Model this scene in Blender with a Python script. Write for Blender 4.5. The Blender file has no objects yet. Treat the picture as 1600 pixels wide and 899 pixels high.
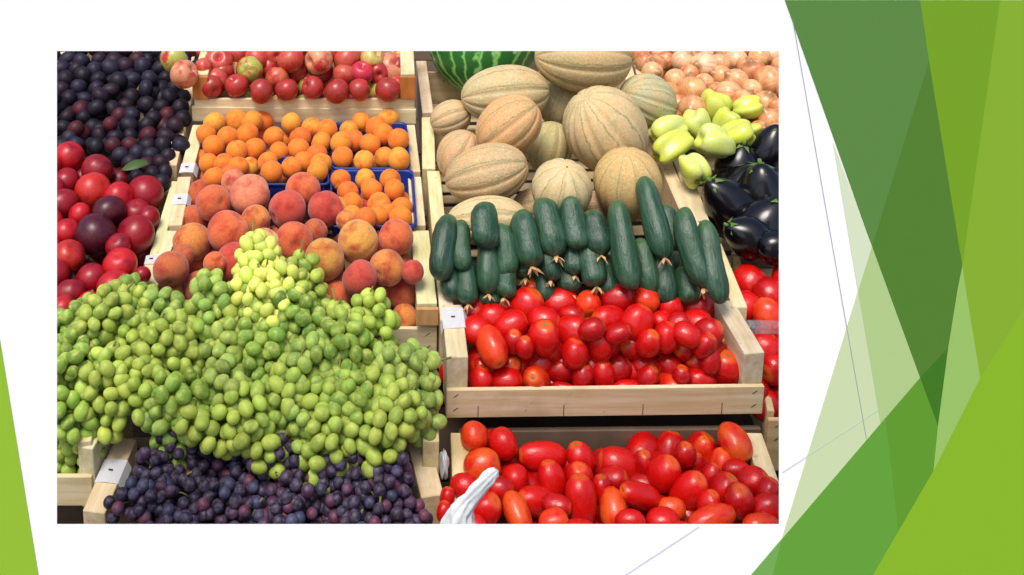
import bpy, bmesh, math, random
from mathutils import Vector, Matrix, Quaternion
random.seed(7)
S = bpy.context.scene
C = S.collection
R = math.radians

# ------------------------------------------------------------------ camera, light, exposure
F, CX, HY, H = 1570.0, 600.0, -180.0, 1.65      # focal length and principal point, in pixels of a 1600 wide picture; eye height
cam_d = bpy.data.cameras.new('camera'); cam = bpy.data.objects.new('camera', cam_d); C.objects.link(cam)
cam.location = (0, 0, H); cam.rotation_euler = (R(90), 0, 0)
cam_d.sensor_width = 36; cam_d.lens = F * 36 / 1600
cam_d.shift_x = (800 - CX) / 1600; cam_d.shift_y = -(449.5 - HY) / 1600
cam_d.clip_start = 0.05; cam_d.clip_end = 500
S.camera = cam
SUN_EL, SUN_AZ = R(60), math.atan2(-0.35, -0.9)
w = bpy.data.worlds.new('World'); S.world = w; w.use_nodes = True
nt = w.node_tree; bg = nt.nodes['Background']
sky = nt.nodes.new('ShaderNodeTexSky'); sky.sky_type = 'NISHITA'; sky.sun_disc = False
sky.sun_elevation = SUN_EL; sky.sun_rotation = SUN_AZ; sky.air_density = 1.0; sky.dust_density = 3.0
nt.links.new(sky.outputs[0], bg.inputs[0]); bg.inputs[1].default_value = 0.145
sd = bpy.data.lights.new('sun', 'SUN'); sd.energy = 1.9; sd.angle = R(22); sd.color = (1, .95, .87)
so = bpy.data.objects.new('sun', sd); C.objects.link(so)
sdir = Vector((math.sin(SUN_AZ) * math.cos(SUN_EL), math.cos(SUN_AZ) * math.cos(SUN_EL), math.sin(SUN_EL)))
so.rotation_euler = sdir.to_track_quat('Z', 'Y').to_euler(); so.location = sdir * 20
S.view_settings.view_transform = 'Standard'; S.view_settings.look = 'None'
S.view_settings.gamma = 1; S.view_settings.exposure = 0.56
E_BOARD = 1.12      # light on the upright board, for turning its printed colours into paint

# ------------------------------------------------------------------ helpers
def lin(c):
    return tuple(((v / 255) / 12.92 if v / 255 <= .04045 else ((v / 255 + .055) / 1.055) ** 2.4) for v in c)
def P(px, py, h=0.0):
    """a point of the sloping display (h metres above the slope)"""
    Y = (1.46 - h) * F / (py + 802)
    return Vector(((px - CX) / F * Y, Y, H - (py - HY) / F * Y))
def at(px, py, Y):
    return Vector(((px - CX) / F * Y, Y, H - (py - HY) / F * Y))

class NT:
    def __init__(s, name):
        s.m = bpy.data.materials.new(name); s.m.use_nodes = True
        s.t = s.m.node_tree; s.b = s.t.nodes['Principled BSDF']
    def n(s, typ, **k):
        x = s.t.nodes.new('ShaderNode' + typ)
        for a, v in k.items(): setattr(x, a, v)
        return x
    def l(s, a, b): s.t.links.new(a, b)
    def coord(s, scale=1.0, rnd=True):
        tc = s.n('TexCoord'); oi = s.n('ObjectInfo')
        m = s.n('VectorMath', operation='SCALE'); s.l(tc.outputs['Object'], m.inputs[0]); m.inputs['Scale'].default_value = scale
        if not rnd: return m.outputs[0]
        mm = s.n('Math', operation='MULTIPLY'); s.l(oi.outputs['Random'], mm.inputs[0]); mm.inputs[1].default_value = 37.0
        a = s.n('VectorMath', operation='ADD'); s.l(m.outputs[0], a.inputs[0]); s.l(mm.outputs[0], a.inputs[1])
        return a.outputs[0]
    def noise(s, vec, scale, detail=3, rough=.5):
        x = s.n('TexNoise'); s.l(vec, x.inputs['Vector']); x.inputs['Scale'].default_value = scale
        x.inputs['Detail'].default_value = detail; x.inputs['Roughness'].default_value = rough
        return x.outputs['Fac']
    def ramp(s, fac, stops):
        x = s.n('ValToRGB'); s.l(fac, x.inputs[0]); e = x.color_ramp.elements
        while len(e) < len(stops): e.new(.5)
        for i, (p, c) in enumerate(stops):
            e[i].position = p; e[i].color = (*c, 1) if len(c) == 3 else c
        return x.outputs[0]
    def mix(s, fac, a, b, blend='MIX'):
        x = s.n('Mix', data_type='RGBA', blend_type=blend)
        for sock, v in ((x.inputs[0], fac), (x.inputs[6], a), (x.inputs[7], b)):
            if hasattr(v, 'links'): s.l(v, sock)
            elif isinstance(v, (int, float)): sock.default_value = v
            else: sock.default_value = (*v, 1)
        return x.outputs[2]
    def objcol(s):
        return s.n('ObjectInfo').outputs['Color']
    def bump(s, hgt, strength=.3, dist=.002):
        x = s.n('Bump'); s.l(hgt, x.inputs['Height']); x.inputs['Strength'].default_value = strength
        x.inputs['Distance'].default_value = dist; s.l(x.outputs[0], s.b.inputs['Normal'])
    def base(s, c, rough=.5, spec=.5):
        if hasattr(c, 'links'): s.l(c, s.b.inputs['Base Color'])
        else: s.b.inputs['Base Color'].default_value = (*c, 1)
        if hasattr(rough, 'links'): s.l(rough, s.b.inputs['Roughness'])
        else: s.b.inputs['Roughness'].default_value = rough
        s.b.inputs['Specular IOR Level'].default_value = spec
    def sss(s, wgt, rad=(1, .5, .2), scale=.01):
        s.b.inputs['Subsurface Weight'].default_value = wgt
        s.b.inputs['Subsurface Radius'].default_value = rad
        s.b.inputs['Subsurface Scale'].default_value = scale

K0 = (0, 0, 0); W1 = (1, 1, 1)
def fruit_mat(name, blush, lo=.42, hi=.62, nscale=1.6, rough=.4, spec=.4, fine=.12, sss=0, speck=None, bumpd=0, sheen=0, yellow=None, sscale=.01):
    """object colour with a broad blush, fine mottling, and speckles"""
    t = NT(name); v = t.coord(1.0)
    c = t.objcol()
    if blush:
        f = t.ramp(t.noise(v, nscale, 3, .55), [(lo, K0), (hi, W1)])
        c = t.mix(f, c, blush)
    if yellow:      # paler stalk end
        tc = t.n('TexCoord'); sx = t.n('SeparateXYZ'); t.l(tc.outputs['Object'], sx.inputs[0])
        f = t.ramp(sx.outputs['Z'], [(.8, K0), (1.0, (.6, .6, .6))]); c = t.mix(f, c, yellow)
    f2 = t.ramp(t.noise(v, 9, 4, .65), [(.35, (1 - fine * 2.4,) * 3), (.65, (1 + fine * 0,) * 3)])
    c = t.mix(1.0, c, f2, 'MULTIPLY')
    if speck:
        f = t.ramp(t.noise(v, 26, 2, .6), [(.62, K0), (.7, (.7, .7, .7))]); c = t.mix(f, c, speck)
    t.base(c, rough, spec)
    r = t.n('MapRange'); t.l(t.noise(v, 3.5, 3), r.inputs[0]); r.inputs[3].default_value = max(.05, rough - .15); r.inputs[4].default_value = rough + .2
    t.l(r.outputs[0], t.b.inputs['Roughness'])
    if sss: t.sss(sss, (.8, 1, .3) if sscale > .0105 else (1, .5, .2), sscale)
    if bumpd: t.bump(t.noise(v, 5, 4), .5, bumpd)
    if sheen:
        t.b.inputs['Sheen Weight'].default_value = sheen; t.b.inputs['Sheen Roughness'].default_value = .5
    return t.m

MT = {}
MT['peach'] = fruit_mat('peach_skin', lin((162, 36, 36)), .46, .72, 1.0, .8, .15, .1, .0, sheen=.25)
MT['apricot'] = fruit_mat('apricot_skin', lin((226, 92, 24)), .5, .75, 1.2, .6, .25, .08, sheen=.15)
MT['tomato'] = fruit_mat('tomato_skin', lin((196, 12, 8)), .45, .7, 1.0, .26, .45, .0, yellow=lin((228, 120, 40)), bumpd=.001)
MT['plum'] = fruit_mat('red_plum_skin', lin((84, 8, 24)), .52, .78, 1.0, .34, .4, .1, speck=lin((170, 40, 40)))
MT['dark_plum'] = fruit_mat('blue_plum_skin', lin((40, 32, 48)), .45, .7, 1.4, .5, .25, .2)
MT['apple'] = fruit_mat('apple_skin', lin((190, 40, 44)), .49, .66, 1.4, .3, .45, .12, speck=lin((220, 140, 90)))
MT['onion'] = fruit_mat('onion_skin', lin((214, 150, 104)), .45, .65, 1.3, .38, .4, .18)
MT['pepper'] = fruit_mat('pepper_skin', lin((208, 216, 64)), .45, .75, 1.1, .26, .5, .02, sss=.15)
MT['aubergine'] = fruit_mat('aubergine_skin', None, rough=.16, spec=.45, fine=.1)
MT['green_grape'] = fruit_mat('green_grape_skin', lin((192, 202, 98)), .46, .8, 1.0, .42, .3, .04, sss=.85, sscale=.011)
MT['blue_grape'] = fruit_mat('blue_grape_skin', lin((96, 86, 112)), .42, .75, 1.4, .5, .35, .15)
MT['stem'] = fruit_mat('green_stalk', lin((120, 110, 50)), .4, .6, 2, .6, .3)

def onion_mat():
    t = NT('onion_skin'); v = t.coord(1.0)
    tc = t.n('TexCoord'); sx = t.n('SeparateXYZ'); t.l(tc.outputs['Object'], sx.inputs[0])
    a2 = t.n('Math', operation='ARCTAN2'); t.l(sx.outputs['X'], a2.inputs[0]); t.l(sx.outputs['Y'], a2.inputs[1])
    cb = t.n('CombineXYZ'); t.l(a2.outputs[0], cb.inputs[0]); t.l(sx.outputs['Z'], cb.inputs[1])
    mp = t.n('VectorMath', operation='MULTIPLY'); t.l(cb.outputs[0], mp.inputs[0]); mp.inputs[1].default_value = (9, .8, 1)
    st = t.noise(mp.outputs[0], 1.0, 4, .6)
    c = t.mix(t.ramp(st, [(.4, K0), (.65, (.75,) * 3)]), t.objcol(), lin((176, 96, 52)))
    c = t.mix(t.ramp(t.noise(v, 1.4, 3), [(.45, K0), (.7, (.6,) * 3)]), c, lin((240, 196, 136)))
    c = t.mix(t.ramp(sx.outputs['Z'], [(.85, K0), (1.2, (.8,) * 3)]), c, lin((150, 110, 70)))
    t.base(c, .3, .5); t.bump(st, .25, .0015); return t.m
def ribs_mat(name, groove, lobes, gpos=(.0, .22), netting=True, green=False):
    t = NT(name); tc = t.n('TexCoord'); sx = t.n('SeparateXYZ'); t.l(tc.outputs['Object'], sx.inputs[0])
    v = t.coord(1.0)
    at2 = t.n('Math', operation='ARCTAN2'); t.l(sx.outputs['X'], at2.inputs[0]); t.l(sx.outputs['Y'], at2.inputs[1])
    nz = t.noise(v, 3.5, 4, .6)
    add = t.n('Math', operation='MULTIPLY_ADD'); t.l(nz, add.inputs[0]); add.inputs[1].default_value = .25 if not green else .55; t.l(at2.outputs[0], add.inputs[2])
    mu = t.n('Math', operation='MULTIPLY'); t.l(add.outputs[0], mu.inputs[0]); mu.inputs[1].default_value = lobes / 2
    si = t.n('Math', operation='SINE'); t.l(mu.outputs[0], si.inputs[0])
    ab = t.n('Math', operation='ABSOLUTE'); t.l(si.outputs[0], ab.inputs[0])
    if green:
        zz = t.n('Math', operation='MULTIPLY_ADD'); t.l(t.noise(v, 7, 4, .7), zz.inputs[0]); zz.inputs[1].default_value = .8; t.l(ab.outputs[0], zz.inputs[2])
        c = t.ramp(zz.outputs[0], [(.5, lin((150, 204, 110))), (.9, lin((84, 154, 74))), (1.0, lin((48, 110, 48)))])
        t.base(c, .35)
        return t.m
    f = t.ramp(ab.outputs[0], [(gpos[0], W1), (gpos[1], K0)])
    c = t.objcol()
    c = t.mix(t.ramp(t.noise(v, 1.5, 3), [(.42, K0), (.7, (.4,) * 3)]), c, lin((220, 160, 92)))
    c = t.mix(t.ramp(t.noise(v, 2.3, 3), [(.5, K0), (.7, (.45,) * 3)]), c, lin((150, 150, 100)))
    c = t.mix(f, c, groove)
    vo = t.n('TexVoronoi', feature='DISTANCE_TO_EDGE'); t.l(v, vo.inputs['Vector']); vo.inputs['Scale'].default_value = 11
    net = t.ramp(vo.outputs['Distance'], [(.0, (.5,) * 3), (.09, K0)])
    c = t.mix(net, c, lin((226, 206, 162)))
    c = t.mix(1.0, c, t.ramp(t.noise(v, 14, 4, .7), [(.3, (.84,) * 3), (.62, W1)]), 'MULTIPLY')
    t.base(c, .65, .25); t.bump(net, .3, .0015)
    return t.m
MT['onion'] = onion_mat()
MT['melon'] = ribs_mat('melon_rind', lin((138, 134, 84)), 10)
MT['watermelon'] = ribs_mat('watermelon_rind', K0, 17, green=True)

def cuke_mat():
    t = NT('cucumber_skin'); v = t.coord(1.0)
    tc = t.n('TexCoord'); sx = t.n('SeparateXYZ'); t.l(tc.outputs['Object'], sx.inputs[0])
    c = t.mix(t.ramp(t.noise(v, 2.0, 4), [(.4, K0), (.7, W1)]), t.objcol(), lin((26, 58, 36)))
    c = t.mix(t.ramp(sx.outputs['Z'], [(.55, K0), (1.0, (.4,) * 3)]), c, lin((96, 128, 60)))
    at2 = t.n('Math', operation='ARCTAN2'); t.l(sx.outputs['X'], at2.inputs[0]); t.l(sx.outputs['Y'], at2.inputs[1])
    mu = t.n('Math', operation='MULTIPLY'); t.l(at2.outputs[0], mu.inputs[0]); mu.inputs[1].default_value = 9
    si = t.n('Math', operation='SINE'); t.l(mu.outputs[0], si.inputs[0])
    c = t.mix(t.ramp(si.outputs[0], [(.6, K0), (1, (.1,) * 3)]), c, lin((120, 150, 104)))
    mp = t.n('VectorMath', operation='MULTIPLY'); t.l(v, mp.inputs[0]); mp.inputs[1].default_value = (1, 1, 4)
    vo = t.n('TexVoronoi'); t.l(mp.outputs[0], vo.inputs['Vector']); vo.inputs['Scale'].default_value = 4.5
    wart = t.ramp(vo.outputs['Distance'], [(.0, W1), (.16, K0)])
    c = t.mix(wart, c, lin((84, 110, 84)))
    c = t.mix(t.ramp(t.noise(v, 1.2, 5, .7), [(.45, K0), (.72, (.22,) * 3)]), c, lin((110, 146, 120)))
    t.base(c, .36, .45); hb = t.n('Math', operation='ADD'); t.l(wart, hb.inputs[0]); t.l(t.noise(v, 5, 4, .7), hb.inputs[1]); t.bump(hb.outputs[0], .7, .002)
    return t.m
MT['cucumber'] = cuke_mat()

def wood_mat(name, a, b, dark):
    t = NT(name)
    tc = t.n('TexCoord'); oi = t.n('ObjectInfo')
    mu = t.n('Math', operation='MULTIPLY'); t.l(oi.outputs['Random'], mu.inputs[0]); mu.inputs[1].default_value = 19
    ad = t.n('VectorMath', operation='ADD'); t.l(tc.outputs['Object'], ad.inputs[0]); t.l(mu.outputs[0], ad.inputs[1])
    at_ = t.n('Attribute', attribute_name='grain'); at_.attribute_type = 'GEOMETRY'
    v = ad.outputs[0]
    mp = t.n('VectorMath', operation='MULTIPLY'); t.l(at_.outputs['Vector'], mp.inputs[0]); mp.inputs[1].default_value = (4, 70, 70)
    ad2 = t.n('VectorMath', operation='ADD'); t.l(mp.outputs[0], ad2.inputs[0]); t.l(mu.outputs[0], ad2.inputs[1])
    g = t.noise(ad2.outputs[0], 1.0, 5, .6)
    c = t.mix(t.ramp(g, [(.32, K0), (.66, W1)]), a, b)
    c = t.mix(t.ramp(t.noise(v, 9, 4, .6), [(.5, K0), (.75, (.6,) * 3)]), c, dark)
    c = t.mix(t.ramp(t.noise(v, 60, 2), [(.70, K0), (.76, (.7,) * 3)]), c, dark)
    c = t.mix(1.0, c, t.objcol(), 'MULTIPLY')
    t.base(c, .72, .25); t.bump(g, .35, .0012)
    return t.m
MT['wood'] = wood_mat('poplar_wood', lin((222, 208, 172)), lin((198, 176, 130)), lin((150, 124, 86)))
def plain(name, c, rough=.5, spec=.4, var=.1, nscale=6):
    t = NT(name); v = t.coord(1.0, False)
    cc = t.mix(1.0, c, t.ramp(t.noise(v, nscale, 4), [(.3, (1 - var,) * 3), (.7, W1)]), 'MULTIPLY')
    t.base(cc, rough, spec); return t.m
MT['blue'] = plain('blue_plastic', lin((24, 50, 128)), .35)
MT['paper'] = plain('white_paper', lin((240, 240, 244)), .7, .2, .06, 40)
MT['ink'] = plain('dark_metal', lin((50, 45, 42)), .5)
MT['film'] = plain('white_film', lin((240, 246, 246)), .3, .5, .1, 20)
MT['film'].node_tree.nodes['Principled BSDF'].inputs['Transmission Weight'].default_value = .3
MT['dried'] = plain('dried_blossom', lin((214, 176, 126)), .85, .1, .35, 150)
MT['calyx'] = plain('green_calyx', lin((96, 128, 52)), .6, .3, .3, 60)
MT['root'] = plain('onion_root', lin((120, 92, 66)), .85, .1, .3, 80)
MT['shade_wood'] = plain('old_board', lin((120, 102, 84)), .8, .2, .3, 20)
MT['dark_wood'] = plain('table_board', lin((84, 68, 54)), .8, .2, .3, 8)
MT['leaf'] = plain('leaf_green', lin((62, 84, 40)), .5, .3, .3, 30)
def clear():
    t = NT('clear_plastic'); t.base((.9, .92, .95), .12, .5); t.b.inputs['Transmission Weight'].default_value = .9; t.b.inputs['IOR'].default_value = 1.1
    return t.m
MT['clear'] = clear()

def link(name, me, mat=None, parent=None):
    o = bpy.data.objects.new(name, me); C.objects.link(o)
    if mat is not None and me is not None and len(me.materials) == 0: me.materials.append(mat)
    if parent: o.parent = parent
    return o
def mesh(name, bm, smooth=True):
    me = bpy.data.meshes.new(name); bm.to_mesh(me); bm.free()
    if smooth:
        for p in me.polygons: p.use_smooth = True
    return me
def tag(o, label, cat, group=None, kind=None):
    if label: o['label'] = label
    if cat: o['category'] = cat
    if group: o['group'] = group
    if kind: o['kind'] = kind
    return o
def empty(name, loc):
    o = bpy.data.objects.new(name, None); C.objects.link(o); o.location = loc; return o

# ------------------------------------------------------------------ produce shapes (unit size, stalk along +Z)
def sph(nu=28, nv=18, f=None, name='shape'):
    bm = bmesh.new(); rows = []
    for j in range(nv + 1):
        th = math.pi * j / nv
        if j in (0, nv): k = 1
        else: k = nu
        row = []
        for i in range(k):
            a = 2 * math.pi * i / nu
            p = Vector((math.sin(th) * math.cos(a), math.sin(th) * math.sin(a), math.cos(th)))
            if f: p = f(p, th, a)
            row.append(bm.verts.new(p))
        rows.append(row)
    for j in range(nv):
        A, B = rows[j], rows[j + 1]
        for i in range(nu):
            i2 = (i + 1) % nu
            if len(A) == 1: bm.faces.new((A[0], B[i], B[i2]))
            elif len(B) == 1: bm.faces.new((A[i], B[0], A[i2]))
            else: bm.faces.new((A[i], B[i], B[i2], A[i2]))
    return mesh(name, bm)
def wob(p, k, s):   # gentle unevenness
    return 1 + k * (math.sin(p.x * 2.3 + s) * math.cos(p.y * 2.1 - s * 2) + .6 * math.sin(p.z * 3.1 + s * 3))
def dimple(th, d, wd): return d * math.exp(-(th / wd) ** 2)
def f_peach(s, cr=.07, dp=.22):
    def f(p, th, a):
        r = wob(p, .025, s) - dimple(th, dp, .28)
        da = min(abs(a), 2 * math.pi - abs(a)); r -= cr * math.exp(-(da / .16) ** 2) * math.sin(th) ** .7
        r += .03 * math.exp(-((math.pi - th) / .16) ** 2)
        return Vector((p.x * r, p.y * r, p.z * r * .95))
    return f
def f_apple(s):
    def f(p, th, a):
        r = wob(p, .03, s) - dimple(th, .38, .3) - dimple(math.pi - th, .2, .25) + .02 * math.cos(5 * a) * (th / math.pi) ** 2
        sh = 1 - .1 * (1 - p.z) / 2
        return Vector((p.x * r * sh, p.y * r * sh, p.z * r * .92))
    return f
def f_tom(s):
    def f(p, th, a):
        r = wob(p, .035, s) - dimple(th, .12, .2)
        q = 1 + .05 * math.sin(th * 2) ** 2 + .025 * math.cos(3 * a + s)
        return Vector((p.x * r * q, p.y * r * q, p.z * r))
    return f
def f_round(s, k=.03):
    def f(p, th, a): return p * wob(p, k, s)
    return f
def f_onion(s):
    def f(p, th, a):
        r = wob(p, .03, s) + .35 * math.exp(-(th / .2) ** 2) - .05 * math.exp(-((math.pi - th) / .25) ** 2)
        return p * r
    return f
def f_pepper(s):
    def f(p, th, a):
        p = Vector([math.copysign(abs(c) ** .8, c) for c in p]); r = .93 + .12 * math.cos(3 * a + s + .8 * p.z) * math.sin(th) + .05 * math.sin(5 * a + s * 2 + 2 * p.z) * math.sin(th) - dimple(th, .25, .35)
        sh = 1 - .2 * ((1 - p.z) / 2) ** 1.5
        return Vector((p.x * r * sh + .12 * p.z * p.z, p.y * r * sh, p.z * r))
    return f
def f_egg(s):
    def f(p, th, a):
        sh = .78 - .28 * p.z + wob(p, .02, s) - 1
        return Vector((p.x * sh * 1.2 + .08 * p.z * p.z, p.y * sh * 1.2, p.z))
    return f
def f_melon(s, lobes=10):
    def f(p, th, a):
        r = wob(p, .022, s) - .075 * (1 - abs(math.sin(lobes * a / 2))) ** 3 * math.sin(th)
        return p * (r - dimple(th, .05, .12))
    return f
def f_grape(s):
    def f(p, th, a): return Vector((p.x * wob(p, .03, s), p.y * wob(p, .03, s + 1), p.z * 1.3))
    return f
def f_cuke(bend, s):
    def f(p, th, a):
        z = -math.cos(math.pi - th) ; z = math.cos(th)
        zz = math.copysign(abs(z) ** .8, z)
        rr = max(0, 1 - abs(zz) ** (4.2 if zz > 0 else 4.6)) ** .5
        rr *= 1.0 + .035 * math.cos(3 * a + s) - .07 * zz + .04 * math.sin(5 * zz + s * 2 + math.cos(a)) + .012 * math.sin(17 * zz + 5 * a)
        off = bend * (zz * zz)
        return Vector((math.cos(a) * rr + off, math.sin(a) * rr, zz))
    return f
SH = {
 'peach': [sph(32, 20, f_peach(s), 'peach') for s in (0, 2, 4)],
 'apricot': [sph(26, 16, f_peach(s, .08, .15), 'apricot') for s in (1, 3)],
 'apple': [sph(30, 20, f_apple(s), 'apple') for s in (0, 3)],
 'tomato': [sph(28, 18, f_tom(s), 'tomato') for s in (0, 1.5, 3, 4.5)],
 'plum': [sph(28, 18, f_peach(s, .05, .12), 'plum') for s in (0, 2)],
 'dark_plum': [sph(22, 14, f_peach(s, .05, .1), 'dark_plum') for s in (0, 2)],
 'onion': [sph(24, 18, f_onion(s), 'onion') for s in (0, 2)],
 'pepper': [sph(36, 24, f_pepper(s), 'pepper') for s in (0, 2, 4)],
 'aubergine': [sph(32, 24, f_egg(s), 'aubergine') for s in (0, 2)],
 'melon': [sph(80, 30, f_melon(s), 'melon') for s in (0, 2)],
 'watermelon': [sph(48, 28, f_round(1, .01), 'watermelon')],
 'green_grape': [sph(14, 9, f_grape(s), 'grape') for s in (0, 2)],
 'blue_grape': [sph(14, 9, f_round(s), 'grape') for s in (0, 2)],
 'cucumber': [sph(24, 30, f_cuke(b, s), 'cucumber') for b, s in ((.25, 0), (-.35, 1), (.1, 2), (.4, 3.3), (-.15, 4.6))],
}
for k, l in SH.items():
    for me in l: me.materials.append(MT[k])

def tube(name, pts, r0, r1=None, n=6, mat=None):
    r1 = r0 if r1 is None else r1
    bm = bmesh.new(); rings = []
    for i, p in enumerate(pts):
        d = (pts[min(i + 1, len(pts) - 1)] - pts[max(i - 1, 0)]).normalized()
        u = d.orthogonal().normalized(); v = d.cross(u); r = r0 + (r1 - r0) * i / (len(pts) - 1)
        rings.append([bm.verts.new(p + u * math.cos(2 * math.pi * k / n) * r + v * math.sin(2 * math.pi * k / n) * r) for k in range(n)])
    for A, B in zip(rings, rings[1:]):
        # align ring starts
        for k in range(n): bm.faces.new((A[k], A[(k + 1) % n], B[(k + 1) % n], B[k]))
    bm.faces.new(rings[0][::-1]); bm.faces.new(rings[-1])
    me = mesh(name, bm)
    if mat: me.materials.append(mat)
    return me
def blossom_mesh():     # shrivelled flower left on the tip
    bm = bmesh.new(); rnd = random.Random(3)
    for k in range(5):
        a = k * 1.26 + rnd.random() * .5; L = .5 + rnd.random() * .5
        d = Vector((math.cos(a), math.sin(a), 0)); q = Vector((-d.y, d.x, 0))
        a0 = bm.verts.new(q * .16); a1 = bm.verts.new(-q * .16); up = bm.verts.new(Vector((0, 0, -.18)))
        b0 = bm.verts.new(d * L * .6 + q * .2 + Vector((0, 0, -.25 - rnd.random() * .3)))
        b1 = bm.verts.new(d * L * .6 - q * .18 + Vector((0, 0, -.35)))
        c = bm.verts.new(d * L + Vector((0, 0, -.5 - rnd.random() * .5)))
        for f in ((a0, a1, b1), (a0, b1, b0), (b0, b1, c), (a0, b0, up), (a1, up, b1), (b0, c, up), (b1, up, c)): bm.faces.new(f)
    me = mesh('blossom', bm, False); me.materials.append(MT['dried']); return me
BLOS = blossom_mesh()
def calyx_mesh(n=5, L=.62, lift=.03, mat='calyx', stalk=.32):
    bm = bmesh.new(); c = bm.verts.new((0, 0, .06))
    for k in range(n):
        a = 2 * math.pi * k / n
        l_ = bm.verts.new((math.cos(a - .5) * L * .45, math.sin(a - .5) * L * .45, lift))
        r_ = bm.verts.new((math.cos(a + .5) * L * .45, math.sin(a + .5) * L * .45, lift))
        t_ = bm.verts.new((math.cos(a) * L, math.sin(a) * L, -.14))
        bm.faces.new((c, l_, r_)); bm.faces.new((l_, t_, r_))
    m = Matrix.Translation((0, 0, stalk / 2))
    bmesh.ops.create_cone(bm, cap_ends=True, segments=8, radius1=.12, radius2=.09, depth=stalk, matrix=m)
    me = mesh('calyx', bm, True); me.materials.append(MT[mat]); return me
CAL = calyx_mesh()
STK = tube('stalk', [Vector((0, 0, -.1)), Vector((.01, 0, .12)), Vector((.06, .02, .3))], .035, .05, 6, MT['stem'])

# ------------------------------------------------------------------ collecting, settling and placing produce
class Item: pass
ALL = []
def item(kind, px, py, r, col, h=0.0, rl=None, ang=None, k=.25, look='', **kw):
    """px,py centre; r short half size; rl long half size; ang = direction of the stalk end in the picture; k = how far it leans to the back"""
    it = Item(); it.kind = kind; it.px = px; it.py = py; it.r = r; it.rl = rl or r; it.ang = ang; it.k = k
    it.col = col; it.look = look; it.kw = kw
    it.Y = P(px, py, h).y; it.ymin = kw.get('ymin', 0)
    if it.ymin: it.ymin += max(r, (r + 2 * (rl or r)) / 3) * it.Y / F * 1.08 + .004; it.Y = max(it.Y, it.ymin)
    it.Y0 = it.Y
    return it
def settle(items, n=40, slack=.93):
    for _ in range(n):
        for i, a in enumerate(items):
            for b in items[i + 1:]:
                ra = (a.r + a.rl) / 2 * a.Y0 / F; rb = (b.r + b.rl) / 2 * b.Y0 / F
                pa, pb = at(a.px, a.py, a.Y), at(b.px, b.py, b.Y)
                d = (pa - pb).length; need = (ra + rb) * slack
                if d < need:
                    front = (a, b) if a.Y + 1e-4 * a.py * -1 < b.Y - 1e-4 * b.py else (b, a)
                    mv = min((need - d) * .35, .006)
                    front[0].Y -= mv * .4; front[1].Y += mv * .6
        for a in items: a.Y = max(a.ymin, a.Y + (a.Y0 - a.Y) * .04)
RA = random.Random(11)
NTH = ['first', 'second', 'third', 'fourth', 'fifth', 'sixth', 'seventh', 'eighth', 'ninth', 'tenth', 'eleventh', 'twelfth',
       'thirteenth', 'fourteenth', 'fifteenth', 'sixteenth', 'seventeenth', 'eighteenth', 'nineteenth', 'twentieth', 'twenty-first', 'twenty-second']
def jcol(c, j=.08):
    k = (1 + RA.uniform(-j, j)) * .86; return tuple(max(0, min(1, v * k * (1 + RA.uniform(-j / 3, j / 3)))) for v in lin(c))
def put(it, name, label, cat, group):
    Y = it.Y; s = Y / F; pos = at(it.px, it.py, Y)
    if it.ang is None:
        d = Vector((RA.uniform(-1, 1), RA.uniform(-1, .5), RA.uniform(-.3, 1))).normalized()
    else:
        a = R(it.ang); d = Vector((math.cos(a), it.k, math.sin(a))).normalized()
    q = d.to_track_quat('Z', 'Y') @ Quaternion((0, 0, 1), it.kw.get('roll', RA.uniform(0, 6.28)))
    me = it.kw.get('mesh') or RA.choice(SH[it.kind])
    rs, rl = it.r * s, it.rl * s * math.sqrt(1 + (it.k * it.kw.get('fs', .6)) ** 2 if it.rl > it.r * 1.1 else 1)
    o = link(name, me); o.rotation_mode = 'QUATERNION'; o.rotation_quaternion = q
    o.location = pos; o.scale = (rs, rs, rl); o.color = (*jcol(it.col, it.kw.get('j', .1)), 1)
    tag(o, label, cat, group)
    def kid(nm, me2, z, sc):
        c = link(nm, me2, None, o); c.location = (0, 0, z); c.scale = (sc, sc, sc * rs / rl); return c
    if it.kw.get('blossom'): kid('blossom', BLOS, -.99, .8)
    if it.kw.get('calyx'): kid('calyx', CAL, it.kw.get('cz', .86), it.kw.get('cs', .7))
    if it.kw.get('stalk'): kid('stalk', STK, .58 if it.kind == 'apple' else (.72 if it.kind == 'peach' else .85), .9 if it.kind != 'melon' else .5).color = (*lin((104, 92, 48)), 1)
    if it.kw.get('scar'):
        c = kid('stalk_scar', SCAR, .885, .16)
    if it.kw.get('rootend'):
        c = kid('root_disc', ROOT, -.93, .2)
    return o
SCAR = sph(20, 6, lambda p, th, a: Vector((p.x, p.y, p.z * .3)) * (1 + .3 * math.cos(5 * a)), 'scar'); SCAR.materials.append(MT['calyx'])
ROOT = sph(10, 6, lambda p, th, a: Vector((p.x, p.y, p.z * .5)) * (1 + .2 * math.sin(7 * a)), 'root'); ROOT.materials.append(MT['root'])
def rows_of(items, step):
    """rows from the front (bottom of the picture) to the back; within a row left to right"""
    its = sorted(items, key=lambda i: -i.py); rows = []
    for it in its:
        if rows and rows[-1][0].py - it.py < step: rows[-1].append(it)
        else: rows.append([it])
    for r in rows: r.sort(key=lambda i: i.px)
    return rows
def cluster(items, name, noun, where, cat, group, step, do_settle=True, slack=.93):
    if do_settle: settle(items, slack=slack)
    for ri, row in enumerate(rows_of(items, step)):
        for ci, it in enumerate(row):
            pos = f'{NTH[ri]} row from front, {NTH[ci]} from left'
            put(it, name, f'{it.look} {noun} {where}, {pos}'.strip(), cat, group)
def inpoly(x, y, poly):
    c = False; j = len(poly) - 1
    for i in range(len(poly)):
        xi, yi = poly[i]; xj, yj = poly[j]
        if (yi > y) != (yj > y) and x < (xj - xi) * (y - yi) / (yj - yi) + xi: c = not c
        j = i
    return c
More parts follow.
